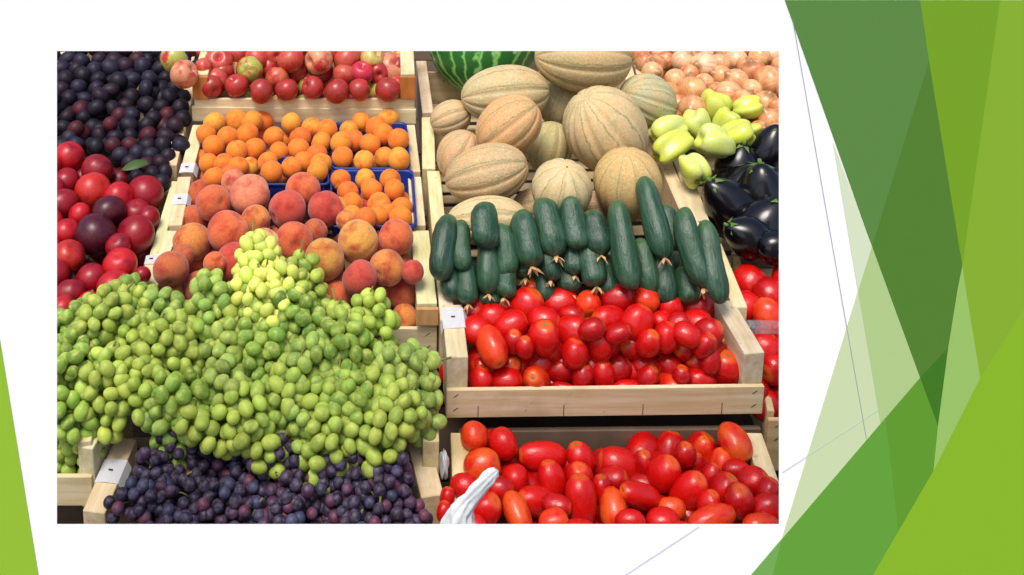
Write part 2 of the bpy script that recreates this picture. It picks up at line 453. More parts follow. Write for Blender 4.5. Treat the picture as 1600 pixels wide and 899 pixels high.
def filler(kind, poly, r, col, h, name, label, cat, group, sx=2.0, sy=1.45, j=.3, rl=None, ymin=0):
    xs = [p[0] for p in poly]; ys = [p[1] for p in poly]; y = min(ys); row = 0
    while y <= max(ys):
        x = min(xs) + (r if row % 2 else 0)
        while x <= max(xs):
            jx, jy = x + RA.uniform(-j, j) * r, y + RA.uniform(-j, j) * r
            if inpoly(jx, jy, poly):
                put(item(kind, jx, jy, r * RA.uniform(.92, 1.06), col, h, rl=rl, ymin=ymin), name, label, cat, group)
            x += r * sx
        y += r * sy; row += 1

# ------------------------------------------------------------------ ground and table
def quadmesh(name, vs, mat):
    bm = bmesh.new(); bm.faces.new([bm.verts.new(v) for v in vs]); me = mesh(name, bm, False); me.materials.append(mat); return me
t = NT('paving_stone'); v = t.coord(1, False)
br = t.n('TexBrick'); t.l(v, br.inputs['Vector']); br.inputs['Scale'].default_value = 2.5
br.inputs['Color1'].default_value = (.2, .19, .17, 1); br.inputs['Color2'].default_value = (.16, .155, .14, 1); br.inputs['Mortar'].default_value = (.07, .07, .065, 1)
t.base(t.mix(1.0, br.outputs[0], t.ramp(t.noise(v, 6, 5), [(.3, (.7,) * 3), (.7, W1)]), 'MULTIPLY'), .85, .2)
g = link('ground', quadmesh('ground', [(-200, -200, 0), (200, -200, 0), (200, 200, 0), (-200, 200, 0)], t.m)); tag(g, None, None, None, 'structure')

def box_bm(bm, p, q, width, height, down, side=None, bev=.0012, mi=0):
    """box whose top centre line runs p to q"""
    if not bm.verts.layers.float_vector.get('grain'): bm.verts.layers.float_vector.new('grain')
    d = (q - p); L = d.length; d = d.normalized()
    s = d.cross(down).normalized()
    vs = []
    for e in (p, q):
        for a, b in ((-1, 0), (1, 0), (1, 1), (-1, 1)):
            vs.append(bm.verts.new(e + s * a * width / 2 + down * b * height))
    fs = [(0, 1, 2, 3), (7, 6, 5, 4), (0, 4, 5, 1), (1, 5, 6, 2), (2, 6, 7, 3), (3, 7, 4, 0)]
    faces = [bm.faces.new([vs[i] for i in f]) for f in fs]
    for f in faces: f.material_index = mi
    r = bmesh.ops.bevel(bm, geom=list({e for f in faces for e in f.edges}), offset=bev, segments=1, affect='EDGES') if bev else None
    vv = {v for f in r['faces'] for v in f.verts} | set() if r else set(vs)
    allv = set(vv)
    for f in bm.faces:
        if any(v in vv for v in f.verts): allv |= set(f.verts)
    off = Vector((RA.random() * 5, RA.random() * 5, RA.random() * 5))
    gl = bm.verts.layers.float_vector.get('grain')
    for v in allv:
        if v.is_valid:
            rel = v.co - p; v[gl] = Vector((rel.dot(d), rel.dot(s), rel.dot(down))) + off
    bmesh.ops.recalc_face_normals(bm, faces=bm.faces)
def beam(name, segs, mat, parent=None, origin=Vector(), col=(1, 1, 1), down=None, marks=()):
    bm = bmesh.new()
    for (p, q, wd, hg, dn) in segs: box_bm(bm, p, q, wd, hg, dn)
    for (p, q, wd, hg, dn) in marks: box_bm(bm, p, q, wd, hg, dn, bev=0, mi=1)
    for v in bm.verts: v.co -= origin
    me = mesh(name, bm, False); me.materials.append(mat)
    if marks: me.materials.append(MT['ink'])
    o = link(name, me, None, parent); o.color = (*col, 1); return o
TZ = Vector((0, 0, -1))
tb = empty('display_table', P(650, 500, -.27))
o0 = tb.location.copy()
bm = bmesh.new()
SL = Vector((0, math.cos(R(21.6)), math.sin(R(21.6)))); SN = Vector((0, math.sin(R(21.6)), -math.cos(R(21.6))))
fr = P(600, 900, -.29)
for k in range(15):
    p = Vector((-1.3, fr.y, fr.z)) + SL * (.09 + k * .155); box_bm(bm, p, p + Vector((3.0, 0, 0)), .15, .025, SN)
for v_ in bm.verts: v_.co -= o0
me = mesh('tabletop', bm, False); me.materials.append(MT['dark_wood']); link('tabletop', me, None, tb)
for x in (-1.2, 1.6):
    for kk in (.15, 1.3):
        p = Vector((x, fr.y, fr.z)) + SL * kk + SN * .03
        beam('leg', [(p, Vector((p.x, p.y, 0)), .06, .06, Vector((0, 1, 0)))], MT['dark_wood'], tb, o0)
tag(tb, 'dark sloping wooden table carrying all the produce crates', 'table')

# ------------------------------------------------------------------ crates
TILT = R(12); DN = Vector((0, math.sin(TILT), -math.cos(TILT)))
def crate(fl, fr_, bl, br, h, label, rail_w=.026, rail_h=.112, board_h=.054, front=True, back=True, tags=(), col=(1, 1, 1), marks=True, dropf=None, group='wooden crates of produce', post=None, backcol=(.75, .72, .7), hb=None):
    A, B, Cc, D = P(*fl, h), P(*fr_, h), P(*bl, h if hb is None else hb), P(*br, h if hb is None else hb)
    root = empty('wooden_crate', (A + B + Cc + D) / 4 + DN * rail_h); o = root.location.copy()
    tag(root, label, 'crate', group)
    for s, (p, q) in enumerate(((A, Cc), (B, D))):
        nm = 'end_rail'; off = Vector((rail_w / 2 * (1 if s == 0 else -1), 0, 0))
        pt = []
        beam(nm, [(p + off, q + off, rail_w, rail_h, DN)], MT['wood'], root, o, tuple(c * RA.uniform(.9, 1.08) for c in col))
        if post:
            pp = p + off - Vector((0, .006, 0)) + DN * .004
            beam('corner_post', [(pp, pp + DN * (rail_h - .058), rail_w + .004, .010, Vector((0, -1, 0)))], MT['wood'], root, o, post)
    th = .008
    def board(p, q, nm, sgn, mk, cl, hgt):
        pp = p + DN * (rail_h - hgt) + Vector((0, sgn * th / 2 + sgn * .001, 0)); qq = q + DN * (rail_h - hgt) + Vector((0, sgn * th / 2 + sgn * .001, 0))
        mks = []
        if mk:
            L = (qq - pp); u = L.normalized()
            for e, sg in ((pp, 1), (qq, -1)):
                for dz in (.012, .038):
                    c0 = e + u * .016 * sg + DN * dz + Vector((0, sgn * (th / 2 + .0005), 0))
                    mks.append((c0 - u * .004 + DN * .003, c0 + u * .004 - DN * .003, .0012, .0012, Vector((0, 1, 0))))
            for f_ in (.1, .37, .62, .87):
                c0 = pp + L * f_ + DN * (hgt - .022) + Vector((0, sgn * (th / 2 + .0005), 0))
                mks.append((c0, c0 + DN * .022, .0011, .0012, Vector((0, 1, 0))))
        beam(nm, [(pp, qq, th, hgt, DN)], MT['wood'], root, o, cl, marks=mks)
    if front: board(A, B, 'front_board', -1, marks, tuple(c * 1.03 for c in col), board_h)
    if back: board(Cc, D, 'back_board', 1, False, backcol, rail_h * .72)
    segs = []
    nS = 5
    for k in range(nS):
        f0 = (k + .08) / nS; f1 = (k + .92) / nS
        a = A.lerp(Cc, (f0 + f1) / 2) + DN * (rail_h + .001); b = B.lerp(D, (f0 + f1) / 2) + DN * (rail_h + .001)
        segs.append((a, b, (Cc - A).length * .84 / nS, .004, DN))
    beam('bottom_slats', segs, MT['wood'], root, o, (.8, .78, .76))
    for (side, fpos, wd) in tags:       # folded paper label over the rail
        wd *= 1.35; p, q = ((A, Cc) if side == 'l' else (B, D)); off = Vector((rail_w / 2 * (1 if side == 'l' else -1), 0, 0))
        c = p.lerp(q, fpos) + off; u = (q - p).normalized(); s = u.cross(DN).normalized()
        bm = bmesh.new(); z = -DN * .0015; hw = rail_w / 2
        prof = [(-hw - .004, -.014), (-hw - .001, -.001), (0, .0012), (hw + .001, .0004), (hw + .008, -.012)]
        if s.x < 0: s = -s
        rws = [[bm.verts.new(c + s * x + z - DN * y + u * (e * wd / 2 + RA.uniform(-.001, .001))) for x, y in prof] for e in (-1, 1)]
        for i in range(len(prof) - 1): bm.faces.new((rws[0][i], rws[0][i + 1], rws[1][i + 1], rws[1][i]))
        bmesh.ops.solidify(bm, geom=bm.faces[:], thickness=.0006)
        box_bm(bm, c + z - DN * .0032 - s * .004, c + z - DN * .0032 + s * .003, .002, .0015, DN, bev=0, mi=1)
        for v_ in bm.verts: v_.co -= o
        me = mesh('paper_label', bm, False); me.materials.append(MT['paper']); me.materials.append(MT['ink'])
        link('paper_label', me, None, root)
    return root

# left column
crate((20, 258), (276, 258), (95, 60), (322, 60), .0, 'wooden crate of blue-black plums, top left corner', tags=())
crate((-60, 398), (250, 398), (10, 283), (283, 283), .0, 'wooden crate holding the back half of the red plums', rail_w=.02, front=False)
crate((-90, 490), (226, 490), (-60, 402), (247, 402), .0, 'crate under the front red plums, paper label on its rail', rail_w=.022, front=False, tags=(('r', .94, .018),))
# second column
crate((303, 116), (648, 116), (322, 50), (645, 50), .115, 'wooden crate of red and green apples with orange corner posts', rail_w=.032, post=(.66, .28, .1), marks=False, col=(1, 1, 1))
crate((281, 268), (657, 268), (301, 195), (648, 195), .0, 'crate of loose apricots behind the blue trays', rail_w=.028, tags=(('l', .06, .024),), front=False, back=False)
crate((262, 352), (665, 352), (278, 276), (658, 276), .0, 'crate with the rear peaches and the front blue tray', rail_w=.028, tags=(('l', .5, .024),), front=False, back=False)
crate((205, 474), (683, 474), (250, 360), (670, 360), .0, 'wooden crate of peaches, low front board above the green grapes', rail_w=.036, rail_h=.092, board_h=.046, post=(.8, .52, .34))
crate((120, 700), (686, 690), (180, 590), (684, 590), -.05, 'crate buried under the heap of green grapes', rail_w=.026, front=False, back=False)
crate((128, 800), (694, 775), (180, 684), (666, 672), -.10, 'wooden crate of dark blue grapes at the bottom, label on left rail', rail_w=.036, tags=(('l', .52, .03),))
crate((-330, 690), (142, 690), (-280, 600), (160, 600), -.04, 'crate with green grapes above a pale board, bottom left', rail_w=.02, marks=False)
# third column
crate((660, 176), (1010, 176), (650, 95), (985, 95), .0, 'wooden crate of the striped watermelon behind the melons', rail_w=.026, front=False)
crate((660, 264), (1052, 256), (659, 183), (1014, 178), .0, 'wooden crate of melons beside the apricots', rail_w=.028, front=False)
crate((676, 372), (1098, 360), (667, 267), (1048, 250), .0, 'crate under the front melons, behind the row of cucumbers', rail_w=.028, front=False, back=False)
crate((688, 500), (1168, 480), (678, 378), (1127, 380), .0, 'wooden crate of cucumbers, its right rail bare', rail_w=.026, front=False, back=False)
crate((698, 558), (1196, 552), (690, 476), (1146, 470), .0, 'wooden crate of red tomatoes in the middle, nailed front board', rail_w=.036, tags=(('l', .72, .034),), back=False)
crate((712, 900), (1262, 880), (704, 676), (1190, 676), -.132, 'wooden crate of plum tomatoes at the bottom right', rail_w=.03, back=False)
# right column
crate((1018, 200), (1360, 200), (980, 60), (1290, 60), .0, 'crate of onions in the top right corner', front=False)
crate((1085, 345), (1470, 345), (1040, 215), (1400, 215), .0, 'wooden crate of aubergines and pale green peppers', rail_w=.03, front=False, back=False)
crate((1199, 642), (1520, 642), (1146, 400), (1480, 400), -.104, 'brown crate of tomatoes cut by the right picture edge', col=(.8, .7, .6), rail_w=.012, hb=-.03, board_h=.1)

# the wide boards seen between crates
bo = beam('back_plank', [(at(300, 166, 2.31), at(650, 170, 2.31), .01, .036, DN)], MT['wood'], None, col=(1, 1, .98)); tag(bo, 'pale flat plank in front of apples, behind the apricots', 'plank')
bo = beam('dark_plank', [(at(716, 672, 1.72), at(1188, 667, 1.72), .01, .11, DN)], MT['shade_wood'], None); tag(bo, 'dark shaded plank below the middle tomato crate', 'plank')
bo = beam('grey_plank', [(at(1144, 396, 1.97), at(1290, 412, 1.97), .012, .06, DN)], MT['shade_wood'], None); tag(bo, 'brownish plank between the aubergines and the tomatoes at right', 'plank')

# ------------------------------------------------------------------ melons
ME = lambda *a, **k: item('melon', *a, **k)
melons = [
 (ME(790, 148, 46, (208, 182, 136), .10, rl=70, ang=4, k=.1, roll=.3, fs=0), 'large beige melon lying sideways below the watermelon'),
 (ME(912, 92, 53, (206, 178, 128), .16, rl=77, ang=-3, k=.1, roll=.2, fs=0), 'topmost beige melon of the pile, cut by the picture top'),
 (ME(794, 197, 44, (222, 168, 112), .14, rl=56, ang=38, k=-.1, roll=.5, fs=0), 'orange tinted melon in the middle of the pile'),
 (ME(946, 203, 63, (210, 182, 136), .12, rl=73, ang=125, k=-.3, roll=.4, fs=0), 'largest melon of the pile, right of centre'),
 (ME(760, 272, 46, (206, 178, 130), .09, rl=67, ang=18, k=-.2, roll=.2, fs=0), 'long beige melon lying above the left cucumbers'),
 (ME(877, 297, 47, (216, 198, 152), .09, rl=48, ang=84, k=-.5, roll=.0, stalk=1), 'small round pale melon with its stalk upright'),
 (ME(980, 288, 53, (200, 166, 106), .09, rl=58, ang=95, k=-.3, roll=.25, fs=0), 'golden melon standing behind the right cucumbers'),
 (ME(762, 345, 38, (214, 192, 146), .05, rl=64, ang=3, k=0, roll=.1, fs=0), 'pale melon half hidden behind the left cucumbers'),
 (ME(704, 185, 28, (206, 176, 134), .04, rl=33, ang=20, k=0), 'small pinkish melon against the left crate rail'),
 (ME(717, 242, 35, (208, 170, 126), .04, rl=40, ang=60, k=0), 'pinkish melon squeezed between left rail and long melon'),
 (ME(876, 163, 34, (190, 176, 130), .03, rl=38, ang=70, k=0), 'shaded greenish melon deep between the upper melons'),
 (ME(858, 232, 36, (186, 182, 128), .02, rl=42, ang=75, k=0), 'green striped melon in the gap at the pile centre'),
 (ME(1013, 157, 41, (186, 178, 136), .08, rl=46, ang=160, k=-.3), 'greenish melon at the right end, beside the onions'),
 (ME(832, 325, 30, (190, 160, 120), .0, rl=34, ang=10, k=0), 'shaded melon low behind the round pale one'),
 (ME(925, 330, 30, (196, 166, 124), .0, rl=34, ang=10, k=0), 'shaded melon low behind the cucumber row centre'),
]
settle([m[0] for m in melons], 40, .9)
for it, lb in melons: put(it, 'melon', lb, 'melon', 'melons piled in the third column')
wmel = item('watermelon', 754, 58, 84, (60, 110, 50), .06, rl=92, ang=78, k=.5, fs=0)
put(wmel, 'watermelon', 'dark green striped watermelon at the top behind the melons', 'watermelon', None)

# ------------------------------------------------------------------ peaches
pc = {'o': ((226, 140, 70), 'orange'), 'y': ((228, 164, 76), 'yellow'), 'r': ((226, 112, 66), 'red'), 'c': ((206, 84, 66), 'crimson'),
      'p': ((236, 140, 104), 'pink'), 'l': ((240, 206, 130), 'cream'), 'b': ((196, 104, 64), 'brownish')}  # pink and cream are lightened to paint in the patch of sun
PL = [(390,305,32,'p'),(333,317,28,'r'),(449,327,30,'c'),(508,327,28,'c'),(473,297,28,'r'),(356,362,33,'r'),(300,379,30,'o'),(367,410,30,'c'),
 (267,420,28,'b'),(315,450,27,'b'),(270,466,24,'y'),(412,384,26,'l'),(459,378,31,'r'),(507,407,33,'y'),(560,377,33,'y'),(619,371,28,'r'),
 (605,418,28,'o'),(562,435,28,'c'),(523,465,26,'r'),(628,455,30,'b'),(580,481,30,'c'),(632,497,22,'o'),(399,345,24,'o'),(492,362,20,'b'),
 (335,412,18,'r'),(645,425,18,'c'),(365,285,20,'p'),(285,400,18,'b'),(540,345,16,'o'),(425,420,22,'c'),(480,440,22,'b')]
cluster([item('peach', x, y, r, pc[c][0], .035, ymin=(1.80 if y > 440 else 0), look=pc[c][1], j=.06, stalk=0) for x, y, r, c in PL], 'peach', 'peach', 'in the peach crate', 'peach', 'peaches', 30, slack=.9)
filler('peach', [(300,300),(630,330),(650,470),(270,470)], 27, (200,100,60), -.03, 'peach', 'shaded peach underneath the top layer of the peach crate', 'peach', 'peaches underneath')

# ------------------------------------------------------------------ apricots
AP1 = [(335,193),(370,190),(394,190),(411,190),(455,192),(487,200),(511,203),(356,214),(386,211),(334,228),(370,235),(428,214),(469,216),(502,223),
 (398,233),(435,238),(466,233),(496,241),(418,254),(475,254),(455,262),(502,257),(496,268),(425,270),(326,256),(350,257),(391,262),(335,278),(372,262),(360,275),(322,210)]
AP2 = [(565,192),(545,205),(607,186),(599,210),(622,219),(553,220),(578,225),(535,246),(569,252),(601,247),(623,249),(533,224),(588,200)]
AP3 = [(532,282),(571,280),(610,282),(616,296),(544,300),(581,296),(551,318),(592,319),(628,327),(551,337),(590,338),(626,340),(571,342),(530,325),(605,335)]
acol = [(238,150,44),(240,134,36),(236,164,54),(234,120,40)]; alook = ['yellow-orange', 'orange', 'golden', 'deep orange']
def ap(lst, h, rr=17):
    out = []
    for x, y in lst:
        i = RA.choice((0, 1, 1, 0, 2, 3)); out.append(item('apricot', x, y, rr * RA.uniform(.95, 1.1), acol[i], h, look=alook[i], j=.06))
    return out
cluster(ap(AP1, .02), 'apricot', 'apricot', 'in the loose left heap', 'apricot', 'apricots', 17)
cluster(ap(AP2, .02), 'apricot', 'apricot', 'in the rear blue tray', 'apricot', 'apricots', 17)
cluster(ap(AP3, .02), 'apricot', 'apricot', 'in the front blue tray', 'apricot', 'apricots', 17)
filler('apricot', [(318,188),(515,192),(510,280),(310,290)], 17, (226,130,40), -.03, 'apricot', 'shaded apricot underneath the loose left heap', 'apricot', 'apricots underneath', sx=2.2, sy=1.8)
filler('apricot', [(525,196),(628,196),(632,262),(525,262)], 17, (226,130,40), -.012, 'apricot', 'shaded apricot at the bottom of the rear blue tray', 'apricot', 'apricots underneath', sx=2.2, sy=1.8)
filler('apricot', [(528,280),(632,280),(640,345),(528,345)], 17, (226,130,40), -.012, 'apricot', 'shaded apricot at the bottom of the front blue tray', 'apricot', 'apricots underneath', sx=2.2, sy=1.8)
def tray(x0, x1, yb, yf, label, h=.012, d=.055, lip=.006):
    """open thin-walled moulded plastic tray"""
    A, B, Cc, D = P(x0, yf, h), P(x1, yf, h), P(x0 + 4, yb, h), P(x1 - 6, yb, h)
    cc = (A + B + Cc + D) / 4; bm = bmesh.new()
    def loop(ins, down):
        pts = []
        cor = [A, B, D, Cc]
        for i in range(4):
            p0, p, p1 = cor[i - 1], cor[i], cor[(i + 1) % 4]
            rr = .014
            a = p + (p0 - p).normalized() * rr; b = p + (p1 - p).normalized() * rr
            for k in range(5):
                u = k / 4; q = a * (1 - u) ** 2 + p * 2 * u * (1 - u) + b * u * u
                q = cc + (q - cc) * ins + DN * down; pts.append(q)
        return [bm.verts.new(q - cc) for q in pts]
    L = [loop(1.03, .006), loop(1.03, 0), loop(.985, 0), loop(.98, .004), loop(.9, d), loop(.88, d + .001)]
    for a, b in zip(L, L[1:]):
        n = len(a)
        for i in range(n): bm.faces.new((a[i], a[(i + 1) % n], b[(i + 1) % n], b[i]))
    bm.faces.new(L[-1])
    me = mesh('plastic_tray', bm); me.materials.append(MT['blue'])
    o = link('plastic_tray', me); o.location = cc; m = o.modifiers.new('s', 'SOLIDIFY'); m.thickness = .0012
    tag(o, label, 'tray', 'blue plastic trays of apricots')
tray(408, 514, 245, 287, 'blue plastic tray rim under the loose apricots, left', h=.022)
tray(519, 640, 192, 262, 'blue plastic apricot tray at the back, by the rail', h=.016)
tray(515, 650, 266, 352, 'blue plastic apricot tray in front, beside the peaches', h=.016)

# ------------------------------------------------------------------ apples
acs = {'r': ((212,92,70),'red'), 'g': ((186,190,84),'green'), 'y': ((226,200,110),'yellow'), 'o': ((214,110,70),'orange-red'), 'p': ((202,38,72),'crimson'), 'l': ((226,150,110),'cream and red')}
AL = [(272,92,22,'g'),(287,117,22,'l'),(341,97,22,'r'),(365,116,22,'y'),(390,109,20,'g'),(400,92,18,'r'),(338,127,20,'r'),(352,145,22,'l'),(386,150,18,'g'),
 (412,94,21,'r'),(407,123,21,'y'),(405,149,20,'r'),(433,122,18,'o'),(455,94,21,'r'),(461,116,22,'l'),(448,142,21,'r'),(436,163,15,'y'),(484,134,18,'g'),
 (478,160,15,'g'),(499,95,22,'l'),(520,129,25,'r'),(510,158,20,'r'),(542,94,21,'r'),(566,115,19,'p'),(559,141,21,'p'),(553,158,20,'p'),(580,92,18,'y'),
 (611,109,26,'l'),(596,147,23,'g'),(538,118,18,'r'),(325,80,18,'r'),(370,84,18,'r'),(430,84,18,'r'),(478,80,18,'r'),(520,80,18,'o'),(560,84,18,'r'),(625,85,16,'y'),(620,135,16,'r'),(425,165,16,'r'),(370,165,16,'r'),(535,165,14,'y'),(318,105,14,'r')]
cluster([item('apple', x, y, r * 1.08, acs[c][0], .125, ymin=(2.305 if x > 300 else 0), look=acs[c][1], stalk=(i % 3 == 0), j=.06) for i, (x, y, r, c) in enumerate(AL)], 'apple', 'apple', 'by the apple crate', 'apple', 'apples', 18)
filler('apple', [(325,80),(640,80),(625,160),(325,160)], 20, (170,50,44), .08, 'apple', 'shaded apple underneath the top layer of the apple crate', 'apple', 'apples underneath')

# ------------------------------------------------------------------ tomatoes
tc_ = {'r': ((206,18,14),'red'), 'd': ((176,12,14),'dark red'), 'o': ((228,66,24),'orange-red'), 'y': ((226,84,26),'orange-tinged')}
T1 = [(742,486,18,18,0,'r'),(833,456,19,20,90,'r'),(823,478,24,26,60,'r'),(787,479,19,20,0,'r'),(874,473,22,27,10,'r'),(920,474,18,18,-90,'o'),(892,494,18,20,0,'d'),
 (769,497,20,22,0,'r'),(799,508,21,25,20,'r'),(745,517,21,22,0,'r'),(769,541,22,24,-60,'o'),(850,503,20,23,0,'r'),(850,527,23,25,90,'r'),(895,517,22,25,10,'r'),
 (898,553,19,21,80,'r'),(751,567,23,27,70,'r'),(803,534,16,18,90,'d'),(820,543,14,16,90,'d'),(859,567,23,33,-25,'r'),(806,572,18,22,0,'r'),(952,499,20,27,170,'r'),
 (937,539,20,26,90,'r'),(965,466,21,28,15,'d'),(1010,467,18,18,-90,'o'),(1046,481,19,20,-80,'r'),(1088,482,24,29,30,'d'),(995,503,23,26,60,'r'),(1034,503,15,17,0,'r'),
 (983,548,20,26,20,'r'),(1013,537,17,21,70,'r'),(1040,527,20,22,60,'r'),(1073,524,18,20,-20,'r'),(1088,506,20,24,20,'r'),(1107,520,20,22,40,'d'),(1130,545,24,28,120,'d'),
 (1085,557,22,27,140,'r'),(1134,578,24,28,90,'r'),(1040,572,20,22,0,'d'),(791,595,20,24,5,'r'),(838,594,20,25,120,'o'),(752,597,18,22,80,'r'),(878,578,18,22,0,'d'),
 (910,591,16,20,80,'d'),(941,588,19,25,90,'r'),(989,581,18,28,-10,'r'),(980,608,13,22,0,'r'),(1037,602,17,24,10,'o'),(1094,596,20,24,0,'r'),(880,608,10,18,0,'d'),
 (1012,592,15,20,60,'d'),(1065,590,14,18,90,'d'),(1100,540,16,20,60,'d'),(925,515,16,20,20,'d'),(1060,505,14,18,20,'d'),(965,522,14,20,20,'d'),(1110,565,14,20,80,'d')]
cluster([item('tomato', x, y, a * 1.06, tc_[c][0], .01, ymin=1.695, rl=b * 1.12, ang=g, scar=(c == 'o' or i % 6 == 0), k=(-1.4 if c == 'o' else RA.uniform(-.5, .2)), look=tc_[c][1], j=.07) for i, (x, y, a, b, g, c) in enumerate(T1)], 'tomato', 'tomato', 'in the middle tomato crate', 'tomato', 'tomatoes in the middle crate', 22)
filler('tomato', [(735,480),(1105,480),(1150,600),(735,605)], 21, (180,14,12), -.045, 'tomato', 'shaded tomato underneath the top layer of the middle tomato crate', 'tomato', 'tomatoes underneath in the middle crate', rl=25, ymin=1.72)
T2 = [(741,683,22,22,-90,'o'),(787,693,22,24,-70,'r'),(847,713,21,40,176,'r'),(754,729,26,30,20,'y'),(805,749,21,22,-80,'r'),(862,750,22,30,100,'r'),(907,717,21,26,110,'r'),
 (905,748,22,26,90,'r'),(907,783,25,40,90,'r'),(841,783,22,36,160,'r'),(808,802,20,28,-60,'y'),(757,797,24,30,50,'r'),(967,726,24,34,170,'r'),(1007,728,18,26,90,'d'),
 (1037,741,24,32,65,'r'),(1070,710,17,20,90,'d'),(1099,708,16,27,85,'o'),(1127,730,19,28,75,'o'),(1148,692,23,26,-60,'y'),(1076,770,25,39,65,'r'),(1001,775,19,39,155,'r'),
 (959,797,22,27,-90,'y'),(1175,753,22,27,30,'d'),(1154,783,23,27,90,'d'),(1130,765,22,28,60,'d'),(1198,795,22,28,20,'d'),(1112,812,20,40,12,'o'),(1036,815,20,27,0,'r'),
 (1190,822,18,30,0,'o'),(1108,790,18,24,70,'r'),(1199,770,18,24,60,'d'),(865,815,18,24,10,'o'),(957,750,18,26,20,'d'),(780,765,20,24,0,'d'),(1050,795,16,22,0,'y'),
 (870,790,16,24,0,'d'),(940,765,16,22,90,'d'),(985,815,18,24,0,'r'),(725,760,18,22,0,'r'),(1150,735,16,22,0,'d'),(1110,745,14,22,60,'d'),(735,825,20,26,0,'r'),(905,835,22,30,0,'r'),(1070,840,22,30,0,'r'),(1150,845,22,30,0,'r'),(805,845,22,30,0,'r'),(985,850,22,30,0,'r'),(1225,850,22,30,0,'r')]
cluster([item('tomato', x, y, a, tc_[c][0], -.12, rl=b, ang=g, scar=(c in 'yo' or i % 6 == 0), k=(-1.1 if c in 'yo' and g < 0 else RA.uniform(-.4, .2)), look=tc_[c][1], j=.07) for i, (x, y, a, b, g, c) in enumerate(T2)], 'tomato', 'plum tomato', 'in the bottom crate', 'tomato', 'tomatoes in the bottom crate', 22)
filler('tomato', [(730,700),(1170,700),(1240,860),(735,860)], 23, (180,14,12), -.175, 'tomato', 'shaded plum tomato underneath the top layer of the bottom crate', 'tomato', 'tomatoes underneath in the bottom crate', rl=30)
T3 = [(1172,443,28,28,'r'),(1202,462,26,26,'d'),(1165,478,22,24,'r'),(1200,492,22,26,'o'),(1193,548,28,30,'r'),(1205,600,30,34,'r'),(1196,632,24,26,'d'),(1222,520,20,24,'d'),(1230,440,24,28,'r'),(1240,560,28,30,'r'),(1240,610,28,30,'r'),(1235,480,24,28,'r')]
cluster([item('tomato', x, y, a, tc_[c][0], -.01, ymin=1.705, rl=b, ang=RA.uniform(0, 90), look=tc_[c][1]) for x, y, a, b, c in T3], 'tomato', 'tomato', 'in the brown crate at right', 'tomato', 'tomatoes in the right crate', 24)
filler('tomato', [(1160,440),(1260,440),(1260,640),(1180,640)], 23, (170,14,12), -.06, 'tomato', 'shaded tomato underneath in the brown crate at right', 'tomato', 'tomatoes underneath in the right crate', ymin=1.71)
T4 = [(695,583,9,14,'r'),(699,778,12,16,'r'),(694,800,12,16,'r')]
for (x, y, a, b, c), lb in zip(T4, ['sliver of a tomato left of the middle tomato crate', 'sliver of a tomato between the bottom crates', 'lowest tomato sliver between the two bottom crates']):
    put(item('tomato', x, y, a, tc_[c][0], -.1, rl=b, ang=80), 'tomato', lb, 'tomato', None)
# clear punnet wall
bm = bmesh.new(); box_bm(bm, at(1166, 505, 1.76), at(1300, 508, 1.76), .02, .014, DN); me = mesh('plastic_tray', bm, False); me.materials.append(MT['clear'])
tag(link('plastic_tray', me), 'clear plastic tray rim between tomatoes at the right edge', 'tray')

# ------------------------------------------------------------------ plums
rc = {'r': ((200,26,34),'bright red'), 'd': ((156,18,32),'dark red'), 'k': ((70,16,34),'purple'), 'o': ((200,44,34),'orange-red')}
RP = [(108,247,25,'r'),(152,266,25,'d'),(145,299,29,'o'),(227,304,30,'d'),(185,308,24,'r'),(98,320,25,'d'),(104,285,22,'d'),(170,332,27,'k'),(213,333,22,'d'),
 (104,363,21,'r'),(107,401,26,'o'),(149,367,33,'k'),(212,368,31,'d'),(188,415,27,'r'),(142,437,25,'d'),(179,452,29,'r'),(110,461,25,'d'),(98,484,22,'r'),(232,340,18,'d'),
 (125,335,18,'r'),(185,385,20,'d'),(85,430,24,'d'),(75,350,24,'r'),(72,260,24,'r'),(222,430,14,'d'),(75,390,22,'r'),(140,478,22,'r'),(210,475,20,'d'),(78,300,24,'d'),(175,480,22,'d')]
cluster([item('plum', x, y, r, rc[c][0], .03, look=rc[c][1]) for x, y, r, c in RP], 'plum', 'red plum', 'in the left crates', 'plum', 'red plums', 28)
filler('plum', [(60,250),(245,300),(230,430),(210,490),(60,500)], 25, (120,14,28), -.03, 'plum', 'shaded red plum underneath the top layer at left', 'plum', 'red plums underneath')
DP = []; y = 78; row = 0
while y < 290:
    x = 70 + (9 if row % 2 else 0)
    while x < 320 - (y - 80) * .28:
        if not (y > 235 and x < 165 + (y - 240) * 1.0): DP.append((x + RA.uniform(-5, 5), y + RA.uniform(-4, 4)))
        x += 26
    y += 15; row += 1
dcol = [((30, 20, 32), 'blue-black'), ((48, 22, 36), 'purplish'), ((92, 26, 34), 'reddish'), ((46, 40, 58), 'bluish')]
its = []
for x, y in DP:
    i = RA.choice((0, 0, 0, 1, 3, 0, 1, 2)) if RA.random() < .9 else 3
    its.append(item('dark_plum', x, y, RA.uniform(11.5, 15), dcol[i][0], RA.uniform(-.005, .03), rl=RA.uniform(12, 17), ang=RA.uniform(0, 180), look=dcol[i][1], j=.15))
cluster(its, 'plum', 'small plum', 'in the top left crate', 'plum', 'dark plums in the top left crate', 14)
filler('dark_plum', [(70,80),(310,80),(270,270),(200,290),(160,250),(70,240)], 17, (22,20,28), -.02, 'plum', 'shaded dark plum underneath the top layer in the top left crate', 'plum', 'dark plums underneath')
